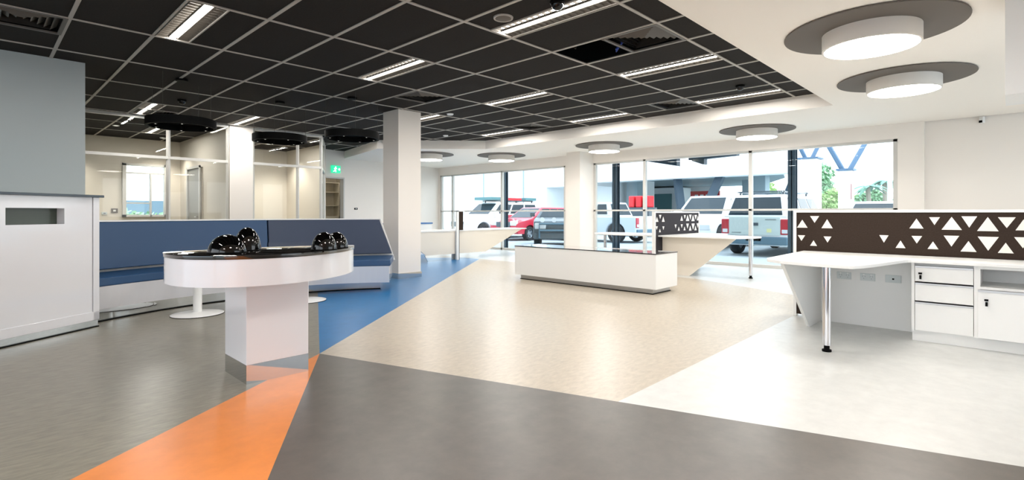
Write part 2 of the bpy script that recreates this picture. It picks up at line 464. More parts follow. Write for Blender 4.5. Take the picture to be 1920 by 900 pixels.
# ------------------------------------------------------------------ round drum ceiling lights
def drum_light():
    t = thing('ceiling_light', '', 'ceiling light', (0, 0, ZS))
    n = 64
    MB().lathe([(0.0, -0.004), (0.63, -0.004), (0.632, -0.010), (0.63, -0.016), (0.0, -0.016)], n).build('backing_disc', M['taupe'], t, smooth=True)
    MB().lathe([(0.345, -0.016), (0.345, -0.15), (0.330, -0.152), (0.330, -0.14)], n).build('drum_shade', M['drum'], t, smooth=True)
    MB().lathe([(0.0, -0.149), (0.331, -0.149), (0.331, -0.142), (0.0, -0.142)], n).build('diffuser', M['lamp'], t, smooth=True)
    return t
LP = [(5.14, 0.85, 'largest round drum ceiling light on taupe disc, nearest at upper right'),
      (7.24, 0.89, 'second round drum ceiling light on taupe disc, just below the largest one'),
      (9.85, 3.35, 'round drum ceiling light on taupe disc above the middle street window mullion'),
      (9.72, 6.55, 'round drum ceiling light on taupe disc above the window pillar'),
      (9.55, 9.62, 'round drum ceiling light on taupe disc above the left street window'),
      (8.10, 10.8, 'round drum ceiling light half hidden by the square column'),
      (3.04, 0.85, 'round drum ceiling light over the foreground floor'),
      (0.94, 0.85, 'round drum ceiling light over the viewpoint'),
      (-1.2, 0.85, 'round drum ceiling light behind the viewpoint')]
dl = drum_light()
for k, (x, y, lab) in enumerate(LP):
    if k == 0:
        dl.location = (x, y, ZS); dl['label'] = lab; dl['group'] = 'round drum ceiling lights'
    else: dup(dl, (x, y, ZS), 0, lab, 'round drum ceiling lights')

# ------------------------------------------------------------------ troffer lights
def troffer():
    t = thing('strip_light', '', 'ceiling light', (0, 0, ZC))
    w2, l2 = 0.150, 0.605
    f = MB()
    for q in [(-w2, -w2+0.012, -l2, l2), (w2-0.012, w2, -l2, l2), (-w2, w2, -l2, -l2+0.012), (-w2, w2, l2-0.012, l2)]:
        f.box(q[0], q[1], q[2], q[3], -0.008, 0.004)
    f.build('frame', M['tbar'], t)
    r = MB()
    prof = [(-w2+0.01, 0.0), (-0.10, 0.05), (-0.035, 0.07), (0.035, 0.07), (0.10, 0.05), (w2-0.01, 0.0)]
    for (a, za), (b, zb) in zip(prof[:-1], prof[1:]):
        r.quad((a, -l2+0.01, za), (b, -l2+0.01, zb), (b, l2-0.01, zb), (a, l2-0.01, za))
    for s_ in (-1, 1): r.add([(x, s_*(l2-0.01), z) for x, z in prof], [tuple(range(6))])
    r.build('reflector', M['reflector'], t)
    MB().box(-0.024, 0.024, -l2+0.02, l2-0.02, 0.004, 0.045).build('lamp_tube', M['tube'], t)
    ld = bpy.data.lights.new('tube_light', 'AREA')
    ld.shape = 'RECTANGLE'; ld.size = 0.048; ld.size_y = 1.16; ld.energy = TUBE_W; ld.color = (1, 0.96, 0.91)
    lo = bpy.data.objects.new('tube_light', ld); COL.objects.link(lo); lo.parent = t; lo.location = (0, 0, 0.002)
    for s_ in (-1, 1):
        comb = [(s_*0.036, -l2+0.03)]
        for k in range(17):
            y = -l2+0.06+k*0.068
            comb += [(s_*0.041, y), (s_*(w2-0.014), y), (s_*(w2-0.014), y+0.004), (s_*0.041, y+0.004)]
        comb += [(s_*0.041, l2-0.03), (s_*0.036, l2-0.03)]
        comb.insert(1, (s_*0.041, -l2+0.03))
        MB().prism(comb, 0.0, 0.02).build('louvre', M['reflector'], t)
    return t
tl = [None]*16
tl[15] = 'added strip light brightening the right meeting room'  # unseen lamp, added to brighten this room
tl[0] = 'strip light above the glossy counter, at upper left of the ceiling'
tl[1] = 'strip light in the middle of the black ceiling, left of the square vent'
tl[2] = 'largest strip light, at the top edge of the black ceiling'
tl[3] = 'strip light just right of the open ceiling tile'
tl[4] = 'strip light in the centre above the coffee-table height counter'
tl[5] = 'strip light nearest the white corner of the lowered ceiling'
tl[6] = 'second strip light along the window edge of the black ceiling'
tl[7] = 'farthest strip light along the window edge of the black ceiling'
tl[8] = 'strip light partly hidden behind the top of the square column'
tl[9] = 'strip light above the pillar between the glazed rooms'
tl[10] = 'strip light just in front of the left glass partition'
tl[11] = 'small far strip light above the right black ring pendant'
tl[12] = 'strip light behind the grey wall'
tl[13] = 'strip light out at the far left of the black ceiling'
tl[14] = 'strip light inside the left meeting room'
tr = troffer()
for k, (a_, b_, j) in enumerate(TROFF):
    loc = ((a_+b_)/2, Y0+DY*(j+0.5), ZC)
    if k == 0: tr.location = loc; tr['label'] = tl[0]; tr['group'] = 'strip lights in the black ceiling'
    else: dup(tr, loc, 0, tl[k], 'strip lights in the black ceiling')

# ------------------------------------------------------------------ vents
def vent():
    t = thing('ceiling_vent', '', 'vent', (0, 0, ZC))
    h = 0.300
    f = MB()
    for q in [(-h, -h+0.03, -h, h), (h-0.03, h, -h, h), (-h, h, -h, -h+0.03), (-h, h, h-0.03, h)]:
        f.box(q[0], q[1], q[2], q[3], -0.012, 0.003)
    f.build('frame', M['blade'], t)
    for k in range(5):
        a = 0.265-k*0.048; b = a-0.052
        za, zb = 0.0, 0.05
        r = MB()
        for c, s_ in ((1,0),(0,1),(-1,0),(0,-1)):
            def R(x, y, z): return (x*c-y*s_, x*s_+y*c, z)
            r.quad(R(a, -a, zb), R(a, a, zb), R(b, b, za), R(b, -b, za))
        o = r.build('louvre_ring', M['blade'], t)
    MB().box(-h, h, -h, h, 0.055, 0.06).build('backing', M['void'], t)
    return t
vl = ['large square louvred vent beside the open ceiling tile', 'flat square vent above the two far desks', 'square vent in front of the square column top',
      'small far square vent near the window edge of the black ceiling', 'square louvred vent at the top left corner', 'square vent hidden over the left glazed room']
vt = vent()
for k, (i, j, h) in enumerate(VENT):
    loc = (X0+DX*(i+0.5), Y0+DY*(j+0.25+0.5*h), ZC)
    if k == 0: vt.location = loc; vt['label'] = vl[0]; vt['group'] = 'ceiling vents'
    else: dup(vt, loc, 0, vl[k], 'ceiling vents')
# loose cables in the open tile
hx, hy = X0+DX*6, Y0+DY*0.5
tag(MB().tube([(hx+0.50, hy+0.04, 3.2), (hx+0.52, hy+0.06, 2.9), (hx+0.47, hy+0.12, 2.83), (hx+0.53, hy+0.16, 2.82), (hx+0.50, hy+0.07, 2.88), (hx+0.55, hy+0.09, 3.1)], 0.008).build('loose_cable', M['blue_cable'], smooth=True), 'blue cable hanging in the open ceiling tile', 'cable')
tag(MB().tube([(hx+0.12, hy+0.5, 3.25), (hx+0.13, hy+0.5, 2.9), (hx+0.2, hy+0.45, 2.84), (hx+0.22, hy+0.42, 3.2)], 0.006).build('loose_cable', M['cable'], smooth=True), 'grey cable hanging in the open ceiling tile', 'cable')

# ceiling speaker, domes, smoke heads, downlights
t = thing('ceiling_speaker', 'round grille speaker in the black ceiling beside the largest strip light', 'speaker', (3.22, 3.22, ZC))
MB().lathe([(0.0, -0.012), (0.062, -0.012), (0.07, -0.008), (0.07, 0)], 32).build('grille', M['taupe'], t, smooth=True)
MB().lathe([(0.07, -0.010), (0.085, -0.012), (0.088, 0)], 32).build('rim', M['tbar'], t, smooth=True)
def dome_cam(loc, label):
    t = thing('dome_camera', label, 'camera', loc, group='small dome cameras in the black ceiling')
    MB().lathe([(0, 0), (0.06, 0), (0.06, -0.02), (0.052, -0.025)], 24).build('base', M['black'], t, smooth=True)
    MB().lathe([(0.052*math.cos(k*PI/16), -0.022-0.05*math.sin(k*PI/16)) for k in range(9)], 24).build('dome', M['black_gloss'], t, smooth=True)
dome_cam((3.28, 2.66, ZC), 'black dome camera at the top edge beside the largest strip light')
dome_cam((7.14, 2.64, ZC), 'black dome camera near the white ceiling corner')
dome_cam((2.17, 9.05, ZC), 'black dome camera above the left ring pendant')
for x, y, lab in [(5.7, 7.0, 'tiny white smoke detector right of the square column'), (7.2, 9.0, 'tiny far smoke detector near the far corner of the black ceiling')]:
    o = MB().lathe([(0, -0.02), (0.05, -0.02), (0.06, 0)], 20).build('smoke_detector', M['white'], smooth=True)
    o.location = (x, y, ZC)
    tag(o, lab, 'smoke detector')
for x, y, lab in [(0.9, 12.2, 'small round downlight at left inside the left glazed room'), (1.9, 12.6, 'small round downlight by the mullion of the left glazed room'),
                  (2.95, 13.9, 'small round downlight in the back corner of the left glazed room'), (4.35, 13.9, 'small round downlight at left inside the right glazed room'),
                  (5.55, 13.7, 'small round downlight at right inside the right glazed room'), (1.2, 13.95, 'small round downlight near the back wall of the left glazed room')]:
    t = thing('downlight', lab, 'downlight', (x, y, ZC), group='downlights in the glazed rooms')
    MB().lathe([(0.04, -0.012), (0.055, -0.012), (0.06, 0)], 20).build('rim', M['white'], t, smooth=True)
    MB().lathe([(0, -0.008), (0.04, -0.008), (0.04, 0)], 20).build('lens', M['dot'], t, smooth=True)
    ld = bpy.data.lights.new('downlight_beam', 'SPOT'); ld.energy = 75; ld.spot_size = math.radians(110); ld.spot_blend = 0.7
    ld.shadow_soft_size = 0.03; ld.color = (1, 0.94, 0.84)
    lo = bpy.data.objects.new('downlight_beam', ld); COL.objects.link(lo); lo.parent = t; lo.location = (0, 0, -0.02)

# security sensor on right wall
t = thing('motion_sensor', 'small white motion sensor where right wall meets ceiling', 'sensor', (10.93, 0.35, 2.55), -0.5)
MB().box(-0.03, 0.03, -0.025, 0.025, -0.06, 0.04).build('housing', M['white'], t, bevel=0.006)
MB().box(-0.045, -0.03, -0.02, 0.02, -0.055, -0.02).build('lens', M['black'], t)

# ------------------------------------------------------------------ ring pendants
def pendant():
    t = thing('ring_pendant', '', 'pendant light', (0, 0, 2.18))
    R_ = 0.39
    MB().lathe([(R_, 0), (R_, 0.10), (R_-0.035, 0.10), (R_-0.035, 0), (R_, 0)], 48).build('ring', M['black'], t, smooth=True)
    MB().cyl(0, 0, R_-0.03, 0.08, 0.09, 48).build('top_plate', M['black'], t)
    MB().cyl(0, 0, 0.07, ZC-2.18-0.03, ZC-2.18).build('canopy', M['black'], t)
    for k in range(4):
        a = PI/4+k*PI/2
        MB().tube([((R_-0.02)*math.cos(a), (R_-0.02)*math.sin(a), 0.1), ((R_-0.02)*math.cos(a), (R_-0.02)*math.sin(a), ZC-2.18)], 0.0022, 5).build('cable', M['cable'], t)
    for k in range(6):
        a = k*PI/3+0.3
        s_ = MB().lathe([(0, 0.0), (0.024, 0.0), (0.024, 0.05)], 12, ((R_-0.075)*math.cos(a), (R_-0.075)*math.sin(a))).build('spot', M['black'], t, smooth=True)
        MB().lathe([(0, -0.002), (0.009, -0.002)], 10, ((R_-0.075)*math.cos(a), (R_-0.075)*math.sin(a))).build('spot_lens', M['dot'], s_)
    return t
pn = pendant()
for k, (x, y, lab) in enumerate([(1.83, 7.65, 'black ring pendant in front of the left glass partition'), (3.26, 8.13, 'black ring pendant in front of the right glass partition'), (3.88, 7.03, 'black ring pendant just left of the square column')]):
    if k == 2: x, y = 3.88+0.0, 7.05
    if k == 0: pn.location = (x, y, 2.18); pn['label'] = lab; pn['group'] = 'black ring pendants'
    else: dup(pn, (x, y, 2.18), 0.2*k, lab, 'black ring pendants')

# ------------------------------------------------------------------ hanging white panel at top right
t = thing('hanging_panel', 'tall white glossy panel hanging from the lowered ceiling at top right edge', 'panel', (4.55, -0.2, 0))
MB().box(0, 0.5, -0.95, 0, 1.88, ZS).build('panel_body', M['white'], t)
t.location = (4.83, 0.04, 0)

# ------------------------------------------------------------------ glossy counter with slot (left)
cdir = Vector((-0.694, -0.485)).normalized()
crz = math.atan2(-cdir.y, -cdir.x)      # local -x runs to the left; local x=0 at the right end
t = thing('tall_counter', 'tall glossy white counter with a mail slot and dark top at far left', 'counter', (0.828, 6.27, 0), crz)
LX = -2.6; DPT = 0.55
c = MB()
sx0, sx1, sz0, sz1 = -0.795, -0.325, 0.985, 1.125
c.box(LX, sx0, 0.02, 0.3, 0.07, 1.23).box(sx1, -0.065, 0.02, 0.3, 0.07, 1.23).box(sx0, sx1, 0.02, 0.3, sz1, 1.23).box(sx0, sx1, 0.02, 0.3, 0.07, sz0)
c.box(LX, -0.0, 0.3, DPT, 0.07, 1.23)
c.build('body', M['gloss_white'], t)
MB().box(-0.06, 0.0, 0.012, 0.3, 0.07, 1.23).box(LX, 0.0, 0.012, 0.3, 0.07, 0.15).build('edge_panel', M['gloss_white'], t, bevel=0.002)
MB().box(sx0, sx1, 0.10, 0.104, sz0, sz1).build('slot_flap', M['slot'], t)
MB().box(LX, 0.0, 0.03, DPT, 0.008, 0.07).build('plinth', M['mirror'], t)
MB().box(LX, 0.0, 0.015, DPT, 0.0, 0.009).build('shadow_strip', M['black'], t)  # black strip stands in for the shadow gap under the counter
MB().box(LX, 0.02, -0.02, DPT, 1.23, 1.252).build('countertop', M['dark_top'], t, bevel=0.002)

# ------------------------------------------------------------------ curved bench
BC = (2.42, 4.04)       # centre in (x, y)
def bp(R_, th):         # th measured from +y towards +x
    return (BC[0]+R_*math.sin(th), BC[1]+R_*math.cos(th))
def arc_solid(r0f, r1f, z0f, z1f, ta, tb, n=40, mb=None):
    """cross-section corners (r,z) as functions: inner-bottom, outer-bottom, outer-top, inner-top"""
    mb = mb or MB()
    vs = []; fs = []
    for i in range(n+1):
        u = i/n; th = ta+(tb-ta)*u
        sec = [(r0f(u)[0], z0f[0]), (r1f(u)[0], z0f[1]), (r1f(u)[1], z1f[1]), (r0f(u)[1], z1f[0])]
        for r, z in sec:
            x, y = bp(r, th); vs.append((x, y, z))
    for i in range(n):
        for k in range(4):
            a = i*4+k; b = i*4+(k+1) % 4
            fs.append((a, b, b+4, a+4))
    fs.append((3, 2, 1, 0)); fs.append(tuple(n*4+k for k in range(4)))
    mb.add(vs, fs); return mb
rad = math.radians
T0, T1 = rad(-34.5), rad(36.5)
t = thing('curved_bench', 'long curved bench with blue vinyl seat and high blue back on white base', 'bench', (BC[0], BC[1]+2.9, 0))
fr_ = lambda u: 2.85-0.28*u
bs = arc_solid(lambda u: (fr_(u)+0.06, fr_(u)), lambda u: (3.45, 3.45), (0.13, 0.13), (0.36, 0.36), T0, T1-rad(0.8))
bs.build('base', M['gloss_white'], t, local=False)
arc_solid(lambda u: (2.95, 2.95), lambda u: (3.4, 3.4), (0.0, 0.0), (0.13, 0.13), T0, T1-rad(3.5)).build('plinth', M['mirror'], t, local=False)
arc_solid(lambda u: (fr_(u)+0.01, fr_(u)+0.02), lambda u: (3.38, 3.38), (0.36, 0.36), (0.447, 0.447), T0, T1-rad(0.4)).build('seat', M['blue_vinyl'], t, bevel=0.012, local=False, smooth=True)
TS = rad(6.5)
arc_solid(lambda u: (3.33, 3.40), lambda u: (3.42, 3.48), (0.475, 0.475), (0.985, 0.985), T0, TS-rad(0.12)).build('backrest', M['blue_vinyl'], t, bevel=0.008, local=False, smooth=True)
arc_solid(lambda u: (2.93, 2.93), lambda u: (3.0, 3.0), (0.0, 0.0), (0.012, 0.012), T0, T1-rad(3.5)).build('shadow_strip', M['black'], t, local=False)  # shade at the bench foot, put in as a thin black strip
# right back panel, with slanted end
mb = MB(); n = 24; vs = []; fs = []
for i in range(n+1):
    u = i/n
    tb_ = TS+rad(0.12)+(rad(35.6)-TS)*u; tt_ = TS+rad(0.12)+(rad(32.4)-TS)*u
    for r, z, th in ((3.33, 0.475, tb_), (3.42, 0.475, tb_), (3.48, 0.985, tt_), (3.40, 0.985, tt_)):
        x, y = bp(r, th); vs.append((x, y, z))
for i in range(n):
    for k in range(4):
        a = i*4+k; b = i*4+(k+1) % 4
        fs.append((a, b, b+4, a+4))
fs.append((3, 2, 1, 0)); fs.append(tuple(n*4+k for k in range(4)))
mb.add(vs, fs).build('backrest', M['navy_vinyl'], t, bevel=0.008, local=False, smooth=True)
# white shell behind / top rail, slanted
mb = MB(); n = 40; vs = []; fs = []
for i in range(n+1):
    u = i/n
    tb_ = T0+(rad(36.4)-T0)*u; tt_ = T0+(rad(32.9)-T0)*u
    for r, z, th in ((3.425, 0.37, tb_), (3.46, 0.37, tb_), (3.52, 1.003, tt_), (3.40, 1.003, tt_), (3.40, 0.987, tt_), (3.484, 0.987, tt_)):
        x, y = bp(r, th); vs.append((x, y, z))
for i in range(n):
    for k in range(6):
        a = i*6+k; b = i*6+(k+1) % 6
        fs.append((a, b, b+6, a+6))
fs.append((5, 4, 3, 2, 1, 0)); fs.append(tuple(n*6+k for k in range(6)))
mb.add(vs, fs).build('back_shell', M['white'], t, local=False)

# ------------------------------------------------------------------ round table
TC = (1.385, 3.675); TR = 0.565; TZ = 0.840
TMX = Matrix.Translation((0.050, 0.111, 0)) @ Matrix.Rotation(-ANG, 4, 'Z') @ Matrix.Diagonal((1, 1.25, 1, 1))
t = thing('round_table', 'large round counter table with black glass top and square white column base', 'table', (TC[0], TC[1], 0))
MB().lathe([(0, TZ-0.025), (TR+0.004, TZ-0.025), (TR+0.006, TZ-0.018), (TR+0.006, TZ-0.004), (TR, TZ), (0, TZ)], 96, mx=TMX).build('tabletop', M['black_glass'], t, smooth=True)
MB().lathe([(0, 0.655), (TR, 0.655), (TR, TZ-0.026), (0, TZ-0.026)], 96, mx=TMX).build('apron', M['gloss_white'], t, smooth=True)
MB().box(-0.2, 0.2, -0.2, 0.2, 0.12, 0.655).build('pedestal', M['gloss_white'], t, bevel=0.002)
MB().box(-0.2, 0.2, -0.2, 0.2, 0.0, 0.12).build('plinth', M['mirror'], t)

def dome(x, y, r, h, label, rz=0, sx=1.0):
    prof = [(r*math.cos(k*PI/2/14), h*math.sin(k*PI/2/14)) for k in range(15)]
    b = MB().lathe([(0, 0)]+prof, 40, mx=Matrix.Scale(sx, 4, (1, 0, 0)))
    t = thing('glossy_dome', label, 'dome', (x, y, TZ), rz, 'glossy black domes on the round table')
    b.build('shell', M['black_gloss'], t, smooth=True)
    MB().lathe([(r*1.0, 0), (r*1.03, 0.002), (r*1.03, 0.008), (r*0.995, 0.010)], 40, mx=Matrix.Scale(sx, 4, (1, 0, 0))).build('rim', M['black'], t, smooth=True)
def lw(lat, d): return (math.sin(ANG)*d+math.cos(ANG)*lat, math.cos(ANG)*d-math.sin(ANG)*lat)
x, y = lw(-1.72, 3.13); dome(x, y, 0.100, 0.112, 'front low black glossy dome at the left of the round table', -ANG, 1.08)
x, y = lw(-1.70, 3.33); dome(x, y, 0.082, 0.150, 'rear tall black glossy dome at the left of the round table', -ANG)
x, y = lw(-1.225, 3.38); dome(x, y, 0.080, 0.118, 'left black glossy dome of the pair on the right of the round table', -ANG)
x, y = lw(-1.205, 3.56); dome(x, y, 0.076, 0.112, 'right black glossy dome standing behind its twin on the round table', -ANG)

# ------------------------------------------------------------------ small pedestal tables by the bench
def side_table(loc, label):
    t = thing('pedestal_table', label, 'side table', loc, group='small white pedestal tables by the bench')
    MB().lathe([(0, 0), (0.25, 0), (0.25, 0.008), (0.2, 0.018), (0.05, 0.03), (0, 0.03)], 48).build('base', M['white'], t, smooth=True)
    MB().lathe([(0.25, 0.0), (0.252, 0.0), (0.252, 0.006), (0.25, 0.006)], 48).build('base_rim', M['black'], t)
    MB().cyl(0, 0, 0.042, 0.02, 0.62).build('pole', M['white'], t, smooth=True)
    MB().lathe([(0, 0.62), (0.26, 0.62), (0.262, 0.64), (0, 0.64)], 48).build('tabletop', M['white'], t, smooth=True)
side_table((1.65, 6.28, 0), 'white pedestal side table seen left of the round table column')
side_table((2.83, 6.30, 0), 'white pedestal side table mostly hidden right of the round table column')

# ------------------------------------------------------------------ low island
t = thing('low_counter', 'low long white counter block with black glass top in mid room', 'counter', (6.5, 4.62, 0))
x0, x1, y0, y1 = 6.2, 6.8, 3.37, 5.93
MB().box(x0, x1, y0, y1, 0.075, 0.535).build('body', M['white'], t, bevel=0.002, local=False)
MB().box(x0+0.06, x1-0.06, y0+0.08, y1-0.08, 0, 0.075).build('plinth', M['steel'], t, local=False)
MB().box(x0+0.05, x1-0.05, y0+0.07, y1-0.07, 0, 0.01).build('shadow_strip', M['black'], t, local=False)  # shadow line under the island, built as a black strip
MB().box(x0-0.004, x1+0.004, y0-0.004, y1+0.004, 0.535, 0.548).build('countertop', M['black_glass'], t, local=False)

# ------------------------------------------------------------------ workstations
TRI = [(0.035, 0.136, 0.929, 1.013), (0.159, 0.243, 1.052, 0.982), (0.264, 0.364, 0.928, 1.02), (0.043, 0.113, 0.85, 0.791), (0.159, 0.223, 0.743, 0.8), (0.283, 0.353, 0.844, 0.782), (0.754, 0.827, 0.871, 0.8), (0.881, 0.956, 0.754, 0.825), (0.985, 1.089, 0.94, 1.032), (1.128, 1.205, 1.045, 0.974), (1.216, 1.355, 0.933, 1.049), (1.351, 1.455, 1.054, 0.955), (1.454, 1.591, 0.927, 1.049), (1.586, 1.695, 1.047, 0.955), (1.693, 1.79, 0.938, 1.03), (1.001, 1.078, 0.871, 0.802), (1.117, 1.195, 0.755, 0.825), (1.231, 1.337, 0.881, 0.784), (1.345, 1.451, 0.744, 0.838), (1.458, 1.592, 0.879, 0.759), (1.585, 1.683, 0.744, 0.832), (1.685, 1.79, 0.881, 0.79)]
DZ = 0.69
def screen(loc, rz, label, length, fab, pat=True, side=-1, extra=None):
    t = thing('desk_screen', label, 'screen', loc, rz, None)
    MB().box(0.0, 0.03, -0.03, 0.03, 0, 1.088).box(length-0.03, length, -0.03, 0.03, 0, 1.088).box(0, length, -0.03, 0.03, 1.088, 1.113).build('frame', M['white'], t, bevel=0.002)
    MB().box(0.03, length-0.03, -0.022, 0.022, 0.02, 1.088).build('fabric_panel', fab, t)
    if pat:
        for x0, x1, zb, za in TRI+([(x0+1.82, x1+1.82, zb, za) for x0, x1, zb, za in TRI[6:]] if length > 3 else []):
            MB().prism_y([(x0, zb), (x1, zb), ((x0+x1)/2, za)], 0.022*side, 0.0245*side).build('triangle_cutout', M['tri'], t)
    return t
def workstation(loc, rz, label, length, m=1, pedestal=True, col='white', off=0.26):
    """m=1: wing towards local -y; m=-1 mirrored to +y"""
    t = thing('desk', label, 'desk', loc, rz)
    g = lambda pts: [(x, y*m) for x, y in pts]
    top = [(0.10, -0.035), (0.13, -1.25), (0.17, -1.36), (0.30, -1.46), (0.55, -1.53), (0.80, -1.545)]
    for k in range(1, 13):      # s-curve into the long top
        u = k/12.0
        top.append((0.80+0.26*u+0.02*math.sin(u*PI), -1.545+0.945*(u*u*(3-2*u))))
    top += [(1.2, -0.60), (length, -0.60), (length, -0.035)]
    MB().prism(g(top), DZ-0.025, DZ).build('desktop', M['white'], t, bevel=0.003)
    # slanted end panel (plane x = off)
    MB().prism_x(g([(-0.035, 0), (-0.54, 0), (-1.33, DZ-0.026), (-0.035, DZ-0.026)]), off, off+0.025).build('end_panel', M[col], t)
    MB().box(off+0.025, 1.06, m*-0.11, m*-0.13, 0.0, DZ-0.026).build('modesty_panel', M['white'], t)
    lg = MB().cyl(0.63, m*-1.43, 0.029, 0.05, DZ-0.03).build('leg', M['chrome'], t, smooth=True)
    MB().lathe([(0, 0), (0.033, 0), (0.033, 0.015), (0.02, 0.02), (0.02, 0.05)], 24, (0.63, m*-1.43)).build('foot', M['black'], lg, smooth=True)
    return t
# --- near workstation C
CL = (6.06, 1.68, 0); CR = -PI/2
screen(CL, CR, 'long dark brown felt desk screen with white triangles at right', 3.8, M['fabric'])
dk = workstation(CL, CR, 'large white desk with curved wing and single chrome leg at right', 3.7)
# cabinets as own things, in the same local frame
def cab_frame(name, label, cat): return thing(name, label, cat, CL, CR)
def lock(parent, x, z, y=-0.552):
    o = MB().cyl(0, 0, 0.009, 0, 0.012, 16, Matrix.Translation((x, y+0.0, z)) @ Matrix.Rotation(PI/2, 4, 'X')).build('lock', M['chrome'], parent, smooth=True)
    MB().box(x-0.012, x+0.012, y-0.025, y-0.012, z-0.004, z+0.010).build('key', M['black'], o)
    MB().box(x-0.006, x+0.008, y-0.02, y-0.010, z-0.045, z-0.012).build('key_fob', M['black'], o)
t = cab_frame('drawer_unit', 'white three-drawer unit with silver grips under the right desk', 'cabinet')
MB().box(1.06, 1.08, -0.55, -0.06, 0.09, DZ-0.026).box(1.455, 1.475, -0.55, -0.06, 0.09, DZ-0.026).box(1.08, 1.455, -0.50, -0.06, 0.09, 0.11).box(1.08, 1.455, -0.50, -0.06, 0.64, DZ-0.026).box(1.08, 1.455, -0.08, -0.06, 0.1, 0.65).build('carcass', M['white'], t)
MB().box(1.06, 1.475, -0.50, -0.08, 0, 0.09).build('plinth', M['white'], t)
for k, (za, zb) in enumerate(((0.508, 0.625), (0.346, 0.483), (0.098, 0.322))):
    d = MB().box(1.083, 1.452, -0.552, -0.50, za, zb).build('drawer', M['white'], t, bevel=0.002)
    MB().box(1.083, 1.452, -0.556, -0.49, zb, zb+0.014).build('drawer_grip', M['steel'], d)
    if k == 0: lock(d, 1.12, 0.575)
t = cab_frame('storage_cabinet', 'white cabinet with open shelf and locked door at right edge', 'cabinet')
W0, W1 = 1.475, 2.66
MB().box(W0, W0+0.018, -0.55, -0.06, 0.09, DZ-0.026).box(W1-0.018, W1, -0.55, -0.06, 0.09, DZ-0.026).box(W0+.018, W1-.018, -0.08, -0.06, 0.1, DZ-0.026).box(W0+.018, W1-.018, -0.55, -0.08, 0.48, 0.50).box(W0+.018, W1-.018, -0.50, -0.08, 0.09, 0.11).box(W0+.018, W1-.018, -0.55, -0.08, 0.64, DZ-0.026).build('carcass', M['white'], t)
MB().box(W0, W1, -0.50, -0.08, 0, 0.09).build('plinth', M['white'], t)
for k in range(2):
    a = W0+0.004+k*(W1-W0)/2; b = a+(W1-W0)/2-0.006
    d = MB().box(a, b, -0.57, -0.552, 0.098, 0.462).build('door', M['white'], t, bevel=0.002)
    MB().box(a, b, -0.574, -0.55, 0.462, 0.478).build('door_grip', M['steel'], d)
    if k == 0: lock(d, a+0.05, 0.40, -0.57)
# sockets on the modesty panel
for k, (xw, lab) in enumerate(((1.194, 'left double power socket on the panel under the right desk'), (1.001, 'middle double power socket on the panel under the right desk'), (0.802, 'right data socket with a dark port under the right desk'))):
    lx = 1.68-xw
    t = thing('wall_socket', lab, 'socket', CL, CR, 'sockets under the right desk')
    MB().box(lx-0.06, lx+0.06, -0.138, -0.130, 0.435, 0.505).build('plate', M['socket'], t, bevel=0.002)
    if k < 2:
        for s_ in (-1, 1):
            b = MB()
            for dx, dz, an in ((-0.010, 0.008, 0.5), (0.010, 0.008, -0.5), (0, -0.012, 0)):
                b.box(-0.0015, 0.0015, -0.140, -0.138, -0.005, 0.005, Matrix.Translation((lx+s_*0.03+dx, 0, 0.468+dz)) @ Matrix.Rotation(an, 4, 'Y'))
            b.build('socket_hole', M['alu_dark'], t)
            MB().box(lx+s_*0.03-0.006, lx+s_*0.03+0.006, -0.1405, -0.138, 0.488, 0.498).build('switch', M['white'], t)
    else:
        MB().box(lx-0.008, lx+0.008, -0.1405, -0.138, 0.462, 0.476).build('port', M['black'], t)

# --- mid workstation pair B
BL = (8.3, 4.56, 0)
screen(BL, 0, 'short charcoal felt desk screen with white triangles in front of the parked cars', 1.80, M['fabric2'])
workstation(BL, 0, 'cream panelled desk with slanted end and chrome leg behind the low counter', 1.78, 1, False, 'cream')
workstation(BL, 0, 'cream panelled desk behind the charcoal screen, nearest the window pillar', 1.78, -1, False, 'cream')

# --- far counters A
AL = (7.78, 9.32)
t = thing('desk', 'far cream desk with slanted end panel in front of the left window', 'desk', (AL[0]+0.8, AL[1]+0.3, 0))
MB().box(AL[0]+0.03, AL[0]+2.42, AL[1]+0.0, AL[1]+0.75, DZ-0.025, DZ).build('desktop', M['white'], t, local=False)
MB().prism_y([(AL[0]+0.03, 0.14), (AL[0]+0.95, 0.14), (AL[0]+2.25, DZ-0.026), (AL[0]+0.03, DZ-0.026)], AL[1]+0.02, AL[1]+0.045).build('end_panel', M['cream'], t, local=False)
MB().prism_y([(AL[0]+0.05, 0.0), (AL[0]+0.72, 0.0), (AL[0]+0.84, 0.14), (AL[0]+0.05, 0.14)], AL[1]+0.05, AL[1]+0.07).build('plinth', M['mirror'], t, local=False)
MB().box(AL[0]+0.1, AL[0]+0.13, AL[1]+0.07, AL[1]+0.7, 0.0, DZ-0.026).build('side_panel', M['white'], t, local=False)
t = thing('desk', 'far white desk between the square column and the divider post', 'desk', (AL[0]-0.8, AL[1]+0.3, 0))
MB().box(AL[0]-1.9, AL[0]-0.03, AL[1]+0.0, AL[1]+0.75, DZ-0.025, DZ).build('desktop', M['white'], t, local=False)
MB().prism_y([(AL[0]-0.03, 0.14), (AL[0]-0.85, 0.14), (AL[0]-1.6, DZ-0.026), (AL[0]-0.03, DZ-0.026)], AL[1]+0.02, AL[1]+0.045).build('end_panel', M['cream'], t, local=False)
MB().prism_y([(AL[0]-0.05, 0.0), (AL[0]-0.78, 0.0), (AL[0]-0.87, 0.14), (AL[0]-0.05, 0.14)], AL[1]+0.05, AL[1]+0.07).build('plinth', M['mirror'], t, local=False)
MB().box(AL[0]-0.13, AL[0]-0.10, AL[1]+0.07, AL[1]+0.7, 0.0, DZ-0.026).build('side_panel', M['white'], t, local=False)
t = thing('desk_screen', 'narrow brown screen with white post between the two far desks', 'screen', (AL[0], AL[1], 0))
